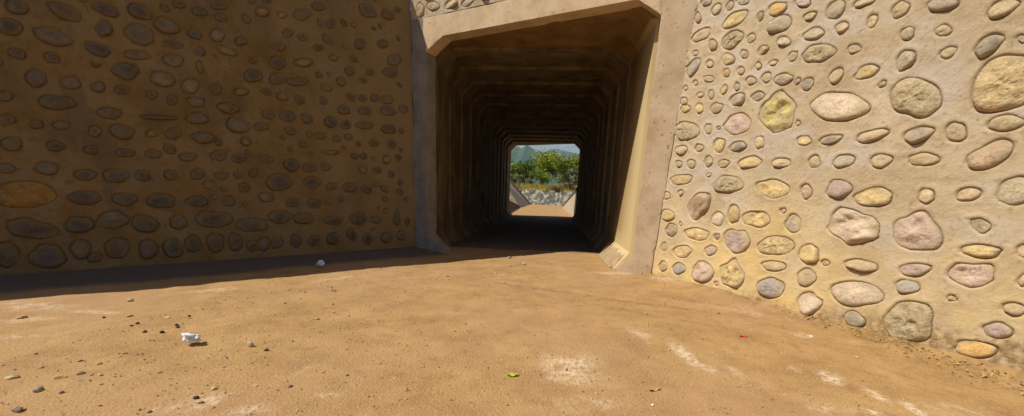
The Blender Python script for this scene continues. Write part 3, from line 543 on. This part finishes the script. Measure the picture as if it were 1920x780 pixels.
# paved bank strip on the left: a sloping slab
tp = at_y((957, 351), 43.5); tq = at_y((966, 350.5), 60.5)
f1, f2 = np.array([-3.22, 44.7, 0]), np.array([-3.1, 60.5, 0])
sl = empty('paved_bank', f1); O = f1
m = Mb(); nn = np.cross(f2-f1, tp-f1); nn /= np.linalg.norm(nn); nn = nn if nn[2] < 0 else -nn
m.prism([f1-Zv*.05, f2-Zv*.05, f2+(-3.0, 0, 3.0), f1+(-2.2, 0, 3.0)], nn*.25); m.build('slab', M['slope_concrete'], sl, origin=O)
m = Mb(); m.prism([f2+(-.0, .02, -.05), f2+(.42, .02, -.05), f2+(-2.5, .02, 3.0), f2+(-2.98, .02, 3.0)], (0, .4, 0)); m.build('coping', M['coping'], sl, origin=O)
tag(sl, 'pale sloping concrete bank strip seen through the left of the tunnel exit', 'embankment slab')
# rubble slope across the view
rb = Mb(); xs = np.arange(-26, 30.1, .35); rws = 9; vv = []
for j in range(rws):
    for x in xs:
        t = j/(rws-1); vv.append((x, 63+1.9*t+(vnoise(x*1.3, j*.9, 3)-.5)*.35, -.1+2.25*t+(vnoise(x*1.1, j*1.1, 4)-.5)*.22))
nX = len(xs)
rb.add(vv, [(j*nX+i, j*nX+i+1, (j+1)*nX+i+1, (j+1)*nX+i) for j in range(rws-1) for i in range(nX-1)])
ro = rb.build('rubble_slope', M['rubble'], None, origin=(0, 63, 0)); tag(ro, 'grey stone-pitched slope across the far end of the underpass view', 'retaining slope')
gb = Mb(); vv = []; ys = np.concatenate([np.array([64.85, 66, 68, 71, 75, 80, 90, 110, 150]), np.array([220, 330])]); xg = np.linspace(-120, 120, 121)
for y in ys:
    for x in xg: vv.append((x, y, 2.08+min(1.0, (y-64.8)*.12)+(fbm(x*.3, y*.3, 5, 3)-.5)*.5*(y > 65)))
nX = len(xg); gb.add(vv, [(j*nX+i, j*nX+i+1, (j+1)*nX+i+1, (j+1)*nX+i) for j in range(len(ys)-1) for i in range(nX-1)])
tag(gb.build('field', M['grass'], None, smooth=True), kind='structure')
# tall dry grass on the bank: countless blades in one object
gm = Mb(); R2 = random.Random(4)
for i in range(5200):
    x, y = R2.uniform(-12, 10), R2.uniform(64.9, 71); h = R2.uniform(.3, .85); w = R2.uniform(.03, .07); a = R2.uniform(0, 6.3); dx, dy = math.cos(a)*w, math.sin(a)*w; lx, ly = R2.gauss(0, .18), R2.gauss(0, .18); z = 2.1+min(1, (y-64.8)*.12)-.1
    gm.add([(x-dx, y-dy, z), (x+dx, y+dy, z), (x+lx, y+ly, z+h)], [(0, 1, 2)])
tag(gm.build('tall_grass', M['grass']), 'dry yellow-green grass along the top of the far slope', 'grass', kind='stuff')

def leafmat(key, c, var=.5):
    M[key] = material(key, [(.3, tuple(q*(1-var) for q in c)), (.5, c), (.7, tuple(q*(1+var) for q in c))], .9, .6, 0, rand=.1)
    M[key].node_tree.nodes['Principled BSDF'].inputs['Subsurface Weight'].default_value = 0
leafmat('leaf_mid', (.15, .205, .012)); leafmat('leaf_bright', (.24, .28, .010)); leafmat('leaf_dark', (.08, .14, .010)); leafmat('leaf_grey', (.20, .215, .12), .3); leafmat('leaf_dead', (.12, .07, .035), .4)
M['bark'] = material('bark', [(.3, (.07, .05, .035)), (.7, (.16, .12, .08))], 6, .95, .5, 20, stretch=(1, 1, .2))
def tube(mb, pts, rads, n=7):
    base = len(mb.v); vs = []; fs = []
    for i, p in enumerate(pts):
        p = np.asarray(p, float); t = np.asarray(pts[min(i+1, len(pts)-1)], float)-np.asarray(pts[max(i-1, 0)], float); t /= np.linalg.norm(t)+1e-9
        a = np.cross(t, (0.3, 1, .2)); a /= np.linalg.norm(a); b = np.cross(t, a)
        for k in range(n): vs.append(p+(a*math.cos(2*math.pi*k/n)+b*math.sin(2*math.pi*k/n))*rads[i])
    for i in range(len(pts)-1):
        for k in range(n): fs.append((i*n+k, i*n+(k+1) % n, (i+1)*n+(k+1) % n, (i+1)*n+k))
    fs.append(tuple(range((len(pts)-1)*n, len(pts)*n))); mb.add(vs, fs)
def tree(name, lab, cat, base, h, wid, mat, seed, trunk_h=.25, leaves=2600, lsize=.3, group=None, bushy=False):
    r = random.Random(seed); e = empty(name, base); tag(e, lab, cat, group); tb = Mb(); cl = []
    th = h*trunk_h; lean = np.array([r.gauss(0, .05)*h, r.gauss(0, .05)*h, 0])
    tube(tb, [np.array([0, 0, -.3]), lean*.4+(0, 0, th), lean+(0, 0, h*.72)], [h*.028+.03, h*.02+.02, .02])
    nl = 14 if not bushy else 9
    for i in range(nl):
        a = i*2.4+r.random(); zz = r.uniform(th, h*.75); rad = wid*r.uniform(.45, 1.)*(1-.45*max(0, (zz-.5*h)/(.5*h)))
        tip = np.array([math.cos(a)*rad, math.sin(a)*rad, min(h*.93, zz+r.uniform(.1, .32)*h)]); st = lean*(zz/h)+(0, 0, zz)
        tube(tb, [st, (st+tip)/2+(0, 0, -.05*h), tip], [h*.011+.01, h*.007+.008, .008], 5); cl.append((tip, r.uniform(.2, .36)*wid+.12*h))
        cl.append(((st+tip)/2, r.uniform(.16, .26)*wid+.05*h))
    cl.append((np.array([lean[0], lean[1], h*.86]), .13*h+.12*wid))
    tb.build('trunk', M['bark'], e); lb = Mb()
    for i in range(leaves):
        c, rad = cl[r.randrange(len(cl))]; d = np.array([r.gauss(0, 1), r.gauss(0, 1), r.gauss(0, .8)]); d /= np.linalg.norm(d); p = c+d*rad*(r.random()**.45)
        if p[2] < .1: continue
        u = np.array([r.gauss(0, 1), r.gauss(0, 1), r.gauss(0, .5)]); u /= np.linalg.norm(u); w = np.cross(u, (r.gauss(0, 1), r.gauss(0, 1), r.gauss(0, 1))); w /= np.linalg.norm(w)+1e-9
        s = lsize*r.uniform(.5, 1.2); lb.add([p-u*s, p+w*s*.45, p+u*s, p-w*s*.45], [(0, 1, 2, 3)])
    link_mesh('crown', lb.v, lb.f, M[mat], e)
def place(px, Y): q = at_y(px, Y); return (float(q[0]), Y, 2.08+min(1.0, (Y-64.8)*.12)-.1)
TREES = [('broadleaf_tree', 'largest bright green tree, in the middle of the exit view', (1026, 350), 84, 6.5, 3.2, 'leaf_bright', .12, 5200),
 ('broadleaf_tree', 'dark green tree left of the tall bright tree in the exit view', (984, 350), 80, 4.4, 2.1, 'leaf_dark', .12, 3400),
 ('broadleaf_tree', 'low green tree at the left edge of the exit view', (958, 350), 78, 3.6, 2.1, 'leaf_mid', .1, 3000),
 ('broadleaf_tree', 'bright green tree at the right edge of the exit view', (1086, 350), 86, 6.3, 2.5, 'leaf_bright', .15, 3600),
 ('broadleaf_tree', 'dark bushy tree in front of the tall bright tree', (1012, 350), 77, 2.9, 1.9, 'leaf_mid', .08, 2800),
 ('broadleaf_tree', 'mid green tree between the tall bright tree and the right edge', (1056, 350), 79, 4.8, 2.3, 'leaf_mid', .1, 3200),
 ('broadleaf_tree', 'green tree hidden low behind the grey shrubs on the left', (938, 350), 82, 3.4, 2.0, 'leaf_dark', .1, 2600),
 ('broadleaf_tree', 'tall tree at far right, mostly behind the tunnel edge', (1112, 350), 84, 5.0, 2.2, 'leaf_mid', .1, 2600),
 ('shrub', 'silvery grey-green shrub at the left, above the dry grass', (972, 352), 73, 1.7, 1.0, 'leaf_grey', .05, 1300),
 ('shrub', 'small grey-green shrub below the dark tree', (992, 353), 72, 1.4, .9, 'leaf_grey', .05, 1000),
 ('shrub', 'tall grey-green shrub against the right side of the exit', (1076, 348), 76, 3.2, .9, 'leaf_grey', .05, 1500),
 ('dead_bush', 'brown dried bush on the slope top at the right', (1066, 357), 66.5, 1.1, 1.3, 'leaf_dead', .05, 1700),
 ('dead_bush', 'low brown dried bush spilling over the slope edge', (1044, 358), 65.6, .7, 1.0, 'leaf_dead', .05, 1000)]
for i, (nm, lab, px, Y, h, w, mt, tf, n) in enumerate(TREES):
    tree(nm, lab, 'bush' if nm == 'dead_bush' else 'shrub' if nm == 'shrub' else 'tree', place(px, Y), h, w, mt, 100+i, tf, n, .24 if h > 3 else .13, bushy=h < 3)
# hills
M['hill'] = material('forest_hill', [(.3, (.010, .040, .036)), (.5, (.022, .065, .050)), (.7, (.05, .095, .055))], .012, .95, 0, detail=10,
    extra=[('noise', .02, .6, .68, (.20, .19, .15), .4, None)])
def ridge(name, Y, pts, depth, seed):
    xs_px = np.array([p[0] for p in pts]); ys_px = np.array([p[1] for p in pts])
    n = 480; X = np.linspace(at_y((xs_px[0], 300), Y)[0], at_y((xs_px[-1], 300), Y)[0], n)
    kx = [at_y(p, Y)[0] for p in pts]; kz = [at_y(p, Y)[2] for p in pts]; top = np.interp(X, kx, kz)
    top += (fbm(X/60*1200/Y, X*0, seed, 4)-.5)*.010*Y
    vs = []; m_ = 26
    for j in range(m_):
        t = j/(m_-1); prof_ = math.sin(t*math.pi/2)**1.15 if t < 1 else 1
        for i, x in enumerate(X):
            g = (fbm(np.array(x/110.), np.array(t*5.), seed+3, 4)-.5)*.16*math.sin(t*math.pi)
            vs.append((x, Y-depth*(1-t), max(-1, top[i]*(prof_+float(g)))))
    for i, x in enumerate(X): vs.append((x, Y+depth*.8, -2))
    fs = [(j*n+i, j*n+i+1, (j+1)*n+i+1, (j+1)*n+i) for j in range(m_) for i in range(n-1)]
    tag(link_mesh(name, vs, fs, M['hill'], smooth=True), kind='structure')
ridge('mountains', 1500, [(500, 330), (760, 318), (880, 300), (930, 290), (955, 285), (972, 277), (982, 282), (991, 276), (1003, 283), (1020, 289), (1040, 296), (1060, 305), (1090, 312), (1200, 330), (1500, 345)], 600, 2)
ridge('hills', 2600, [(600, 330), (900, 310), (985, 296), (1020, 289), (1033, 282), (1046, 280), (1060, 284), (1075, 290), (1100, 292), (1160, 300), (1300, 320), (1600, 340)], 700, 6)

# ------------------------------------------------------------------ litter and stones on the ground
def gz(p):
    i = int(np.clip(np.searchsorted(gx, p[0])-1, 0, nx_-1)); j = int(np.clip(np.searchsorted(gy, p[1])-1, 0, ny_-1)); return float(GZ[j, i])
def gpt(px):
    p = ground(px); p[2] = gz(p); return p
def lump(r, sd, sq=(1, 1, .7), rough=.3, sub=2, facet=0):
    bm = bmesh.new(); bmesh.ops.create_icosphere(bm, subdivisions=sub, radius=1)
    rr = random.Random(sd); dirs = [np.array([rr.gauss(0, 1) for _ in range(3)]) for _ in range(9)]; dirs = [d/np.linalg.norm(d) for d in dirs]; hs_ = [rr.uniform(.62, .95) for _ in dirs]
    for v in bm.verts:
        q = np.array(v.co); f = 1+rough*(float(fbm(np.array(q[0]*1.7+sd), np.array(q[1]*1.7+q[2]*2.3), sd % 91, 3))-.5)
        if facet:
            for d, hh in zip(dirs, hs_):
                t = q@d
                if t > hh: f = min(f, hh/t)
        v.co = (q[0]*f*r*sq[0], q[1]*f*r*sq[1], q[2]*f*r*sq[2])
    me = bpy.data.meshes.new('lump'); bm.to_mesh(me); bm.free(); return me
for k, c in (('pebble_pale', (.47, .36, .21)), ('pebble_grey', (.31, .245, .17)), ('pebble_dark', (.08, .05, .035)), ('pebble_ochre', (.42, .27, .11)), ('pebble_white', (.66, .62, .55))):
    M[k] = material(k, [(.3, tuple(q*.75 for q in c)), (.7, tuple(q*1.2 for q in c))], 60, .9, .5, 200, rand=.1)
def pebble(px, rpx, kind, lab=None, sq=(1, .85, .62), group=None, sd=0):
    p = gpt(px); d = np.linalg.norm(p-CP); r = (rpx if rpx < 6 else 6+(rpx-6)*.7)*d/FPX*.74
    me = lump(r, sd*7+13, sq, .5, 3 if rpx > 7 else 2, 1); me.name = 'pebble'; me.materials.append(M['pebble_'+kind])
    o = bpy.data.objects.new('pebble', me); COL.objects.link(o); o.location = (p[0], p[1], p[2]+r*sq[2]*.45); o.rotation_euler = (0, 0, sd*1.7)
    tag(o, lab, 'pebble', group or 'stones lying on the dirt'); return o
PB = [((470, 651), 8, 'pale', 'pale upright pebble right of the crumpled white paper', (1, .8, 1.1)), ((500, 659), 6, 'dark', 'dark brown pebble just right of the pale upright pebble'),
 ((112, 708), 14, 'ochre', 'flat ochre stone chip at lower left of the dirt', (1, .6, .28)), ((72, 733), 10, 'grey', 'grey pebble below the flat ochre chip'), ((21, 710), 11, 'pale', 'flat pale stone near the left edge of the dirt', (1, .7, .4)),
 ((40, 597), 10, 'ochre', 'ochre stone near the left edge, close to the shadow', (1, .8, .4)), ((368, 749), 6, 'dark', 'dark pebble at lower left, beside a whitish patch'), ((402, 733), 7, 'pale', 'pale pebble up and right of the dark pebble near the bottom'),
 ((152, 702), 7, 'grey', 'grey pebble right of the flat ochre chip'), ((33, 770), 9, 'grey', 'grey stone in the bottom left corner'), ((955, 484), 7, 'grey', 'grey stone at the shadow edge in front of the tunnel mouth'), ((982, 497), 6, 'pale', 'pale pebble in the sun just before the tunnel mouth'),
 ((545, 727), 6, 'dark', 'dark flat chip in the lower middle of the dirt', (1, .7, .4)), ((244, 564), 6, 'pale', 'pale pebble lying right at the wall shadow edge'), ((243, 594), 7, 'pale', 'flat pale chip above the row of dark pebbles', (1, .7, .35)), ((376, 757), 6, 'pale', 'small pale chip below the dark pebble near the bottom'), ((1224, 762), 5, 'white', 'small white pebble near the bottom middle'), ((1521, 634), 4, 'white', 'tiny white chip on the dirt below the right wall'),
 ((1605, 672), 5, 'pale', 'pale pebble at the foot of the right wall')]
for i, t in enumerate(PB): pebble(t[0], t[1], t[2], t[3], t[4] if len(t) > 4 else (1, .85, .62), None, i)
for i, (x, y, r) in enumerate([(258, 609, 4), (272, 625, 4), (305, 626, 5), (331, 611, 4), (333, 615, 4), (247, 613, 3), (195, 598, 3), (355, 593, 3)]):
    pebble((x, y), r, 'dark', 'small dark pebble in the scatter left of the crumpled white paper', (1, .85, .7), 'dark pebbles near the white paper', 40+i)
R3 = random.Random(9); placed = 0
for i, (x, y, r) in enumerate([(187, 683, 4), (77, 690, 4), (150, 677, 4), (190, 720, 4), (300, 700, 4), (188, 705, 5), (115, 735, 4), (235, 665, 4), (280, 774, 5), (420, 690, 4), (540, 545, 4), (572, 548, 4), (625, 585, 4), (700, 578, 3), (605, 700, 4), (650, 706, 5), (740, 620, 3), (790, 568, 3), (735, 548, 3), (840, 525, 3), (905, 520, 3), (930, 512, 4), (650, 655, 3), (880, 640, 3), (820, 757, 4), (700, 760, 4), (770, 700, 3), (1090, 600, 3), (1255, 655, 4), (1410, 722, 4), (1385, 722, 3), (1000, 540, 3)]):
    pebble((x, y), r, R3.choice(['pale', 'ochre', 'grey', 'ochre']), 'one of the small stones scattered over the sunlit dirt', (1, .85, .6), 'small stones scattered over the sunlit dirt', 80+i)
# countless grit
M['grit'] = material('grit', [(.3, (.22, .13, .06)), (.5, (.38, .24, .11)), (.7, (.54, .42, .24))], 25, .95, 0)
gr = Mb(); rg = np.random.default_rng(5)
for i in range(10000):
    x, y = (2900-5800*rg.random())/900*.95-.6, 1.5+8*rg.random()**1.25
    if (x-A0[0])*RN[0]+(y-A0[1])*RN[1] < .02 or (x-WB[0])*LN[0]+(y-WB[1])*LN[1] < .02: continue
    s = .0035+.0075*rg.random()**3; 
    if rg.random() < .03: s *= 1.9
    z = gz((x, y)); q = rg.normal(0, .35, (6, 3))*s
    gr.add(np.array([(s, 0, z), (-s, 0, z), (0, s*.8, z), (0, -s*.8, z), (0, 0, z+s*.8), (0, 0, z-s*.5)])+q+(x, y, 0), [(0, 2, 4), (2, 1, 4), (1, 3, 4), (3, 0, 4), (2, 0, 5), (1, 2, 5), (3, 1, 5), (0, 3, 5)])
tag(link_mesh('grit', gr.v, gr.f, M['grit']), 'fine gravel and grit strewn over the dirt', 'gravel', kind='stuff')
# fallen leaves along the right wall
M['dry_leaf'] = material('dry_leaf', [(.3, (.20, .12, .04)), (.5, (.38, .25, .06)), (.7, (.50, .36, .11))], 30, .8, .2, 90)
fl = Mb()
for i in range(480):
    a = 2.2+2.8*rg.random()**.6; dd = abs(rg.normal(0, .05+.05*max(0, a-2.2)))+.01
    
    p = A0+RD*a+RN*(dd+.02*max(0, a-2)); s = .006+.016*rg.random()**2; z = gz(p)+.006+rg.random()*.012; t = rg.uniform(0, 6.28); u = np.array([math.cos(t), math.sin(t), rg.normal(0, .4)])*s; w = np.array([-math.sin(t), math.cos(t), rg.normal(0, .4)])*s*.45
    c = np.array([p[0], p[1], z]); fl.add([c-u, c+w+(0, 0, s*.2), c+u, c-w+(0, 0, s*.2)], [(0, 1, 2), (0, 2, 3)])
tag(link_mesh('fallen_leaves', fl.v, fl.f, M['dry_leaf']), 'yellow dried leaf litter drifted along the right wall foot', 'leaf litter', kind='stuff')

# crumpled white paper
M['paper'] = material('paper', [(.3, (.56, .58, .64)), (.7, (.70, .71, .75))], 20, .75, .4, 60)
def crumple(name, px, wpx, hpx, mat, lab, cat, sd, amp=.5, faces=4):
    p = gpt(px); d = np.linalg.norm(p-CP); rx = wpx*.5*d/FPX; rz = hpx*.5*d/FPX
    bm = bmesh.new(); bmesh.ops.create_icosphere(bm, subdivisions=faces, radius=1); r = random.Random(sd)
    pl = [(np.array([r.gauss(0, 1) for _ in range(3)]), r.uniform(-.5, .5)) for _ in range(16)]; pl = [(n/np.linalg.norm(n), c) for n, c in pl]
    for v in bm.verts:
        q = np.array(v.co); f = 1.0
        for n, c in pl: f -= amp*(.07*abs(math.sin(3.0*(q@n)+c*6))+.012*abs(math.sin(7*(q@n)+c*9)))   # sharp creases
        f += r.uniform(-.02, .02)*amp
        v.co = (q[0]*f*rx*1.5, q[1]*f*rx*1.25, q[2]*f*rz*1.6)
    me = bpy.data.meshes.new(name); bm.to_mesh(me); bm.free(); me.materials.append(M[mat])
    o = bpy.data.objects.new(name, me); COL.objects.link(o); o.location = (p[0], p[1], p[2]+rz*.75); return tag(o, lab, cat)
crumple('crumpled_paper', (361, 647), 50, 25, 'paper', 'crumpled ball of white paper lying in the sun on the dirt', 'paper', 3, .9)
M['cup'] = material('cup', [(.3, (.62, .72, .88)), (.7, (.78, .84, .92))], 12, .5, .1, 40)
# small white cup lying tipped in the wall's shadow
p = gpt((597, 501)); d = np.linalg.norm(p-CP); hgt = 10*d/FPX
cu = Mb(); n = 20; rings = [(.0, .36), (.02, .40), (1.0, .54), (1.03, .57), (1.03, .52), (1.0, .50), (.06, .37), (.05, 0.001)]
vs = []; 
for (t, r) in rings:
    for k in range(n): vs.append((r*hgt*math.cos(2*math.pi*k/n), r*hgt*math.sin(2*math.pi*k/n)*(.88 if t > .5 else 1), t*hgt))
cu.add(vs, [(j*n+k, j*n+(k+1) % n, (j+1)*n+(k+1) % n, (j+1)*n+k) for j in range(len(rings)-1) for k in range(n)]+[tuple(range(n))])
co = cu.build('paper_cup', M['cup'], None, smooth=True); co.location = (p[0], p[1], p[2]+.42*hgt); co.rotation_euler = (math.radians(64), 0, math.radians(62)); tag(co, 'small bluish-white cup lying in the shadow below the left wall', 'cup')
M['wrapper'] = material('wrapper', [(.4, (.55, .16, .15)), (.6, (.72, .52, .45))], 26, .5, .2, 60)
crumple('sweet_wrapper', (623, 546), 18, 12, 'wrapper', 'crumpled pink wrapper on the sunlit dirt near the shadow edge', 'wrapper', 8, 1.0)
M['red'] = material('red_plastic', [(.4, (.55, .03, .015)), (.6, (.70, .05, .03))], 20, .5, .2, 60)
M['green_leaf'] = material('green_leaf', [(.4, (.20, .34, .015)), (.6, (.40, .50, .03))], 30, .6, .2, 60)
def curl(name, px, wpx, mat, lab, cat, rz, asp=.5, lift=.35):
    p = gpt(px); d = np.linalg.norm(p-CP); s = wpx*.5*d/FPX; m = Mb(); nu, nv = 9, 5; vs = []
    for j in range(nv):
        for i in range(nu):
            u = -1+2*i/(nu-1); v = -1+2*j/(nv-1); w = asp*(1-abs(u)**2.2)+.04; vs.append((u*s, v*w*s, s*lift*(u*u*.6+v*v*.5*w)+.1*s*math.sin(5*u+2*v)))
    k = len(vs); vs += [(a, b, c-s*.04) for a, b, c in vs]
    q = [(j*nu+i, j*nu+i+1, (j+1)*nu+i+1, (j+1)*nu+i) for j in range(nv-1) for i in range(nu-1)]
    m.add(vs, q+[tuple(k+t for t in f[::-1]) for f in q])
    rim = [i for i in range(nu)]+[j*nu+nu-1 for j in range(1, nv)]+[(nv-1)*nu+i for i in range(nu-2, -1, -1)]+[j*nu for j in range(nv-2, 0, -1)]
    m.add(vs, [(rim[i], rim[(i+1) % len(rim)], k+rim[(i+1) % len(rim)], k+rim[i]) for i in range(len(rim))])
    o = link_mesh(name, m.v, m.f, M[mat], smooth=True); o.location = (p[0], p[1], p[2]+.12*s); o.rotation_euler = (0, 0, rz); return tag(o, lab, cat)
curl('leaf', (960, 706), 22, 'green_leaf', 'fresh yellow-green leaf lying on the dirt in the foreground', 'leaf', .2, .5, .6)
curl('plastic_scrap', (1393, 630), 13, 'red', 'tiny red plastic scrap on the dirt near the right wall', 'scrap', .3, .6)
curl('leaf', (1227, 730), 26, 'dry_leaf', 'curled ochre dried leaf at the bottom middle of the dirt', 'leaf', .5, .22)
curl('leaf', (592, 597), 14, 'dry_leaf', 'small rust-yellow dried leaf below the pink wrapper', 'leaf', .1, .4)

# air between the eye and the far hills
hz = Mb(); hz.box(-3400, 3400, -80, 6100, -3.5, 420); hm_ = bpy.data.materials.new('haze'); hm_.use_nodes = True
ht = hm_.node_tree; ht.nodes.remove(ht.nodes['Principled BSDF']); pv = ht.nodes.new('ShaderNodeVolumePrincipled'); pv.inputs['Density'].default_value = .0001; pv.inputs['Color'].default_value = (.72, .86, 1, 1); pv.inputs['Anisotropy'].default_value = .2
ht.links.new(pv.outputs['Volume'], ht.nodes['Material Output'].inputs['Volume'])
tag(hz.build('haze', hm_), kind='stuff')
SC.cycles.volume_bounces = 1
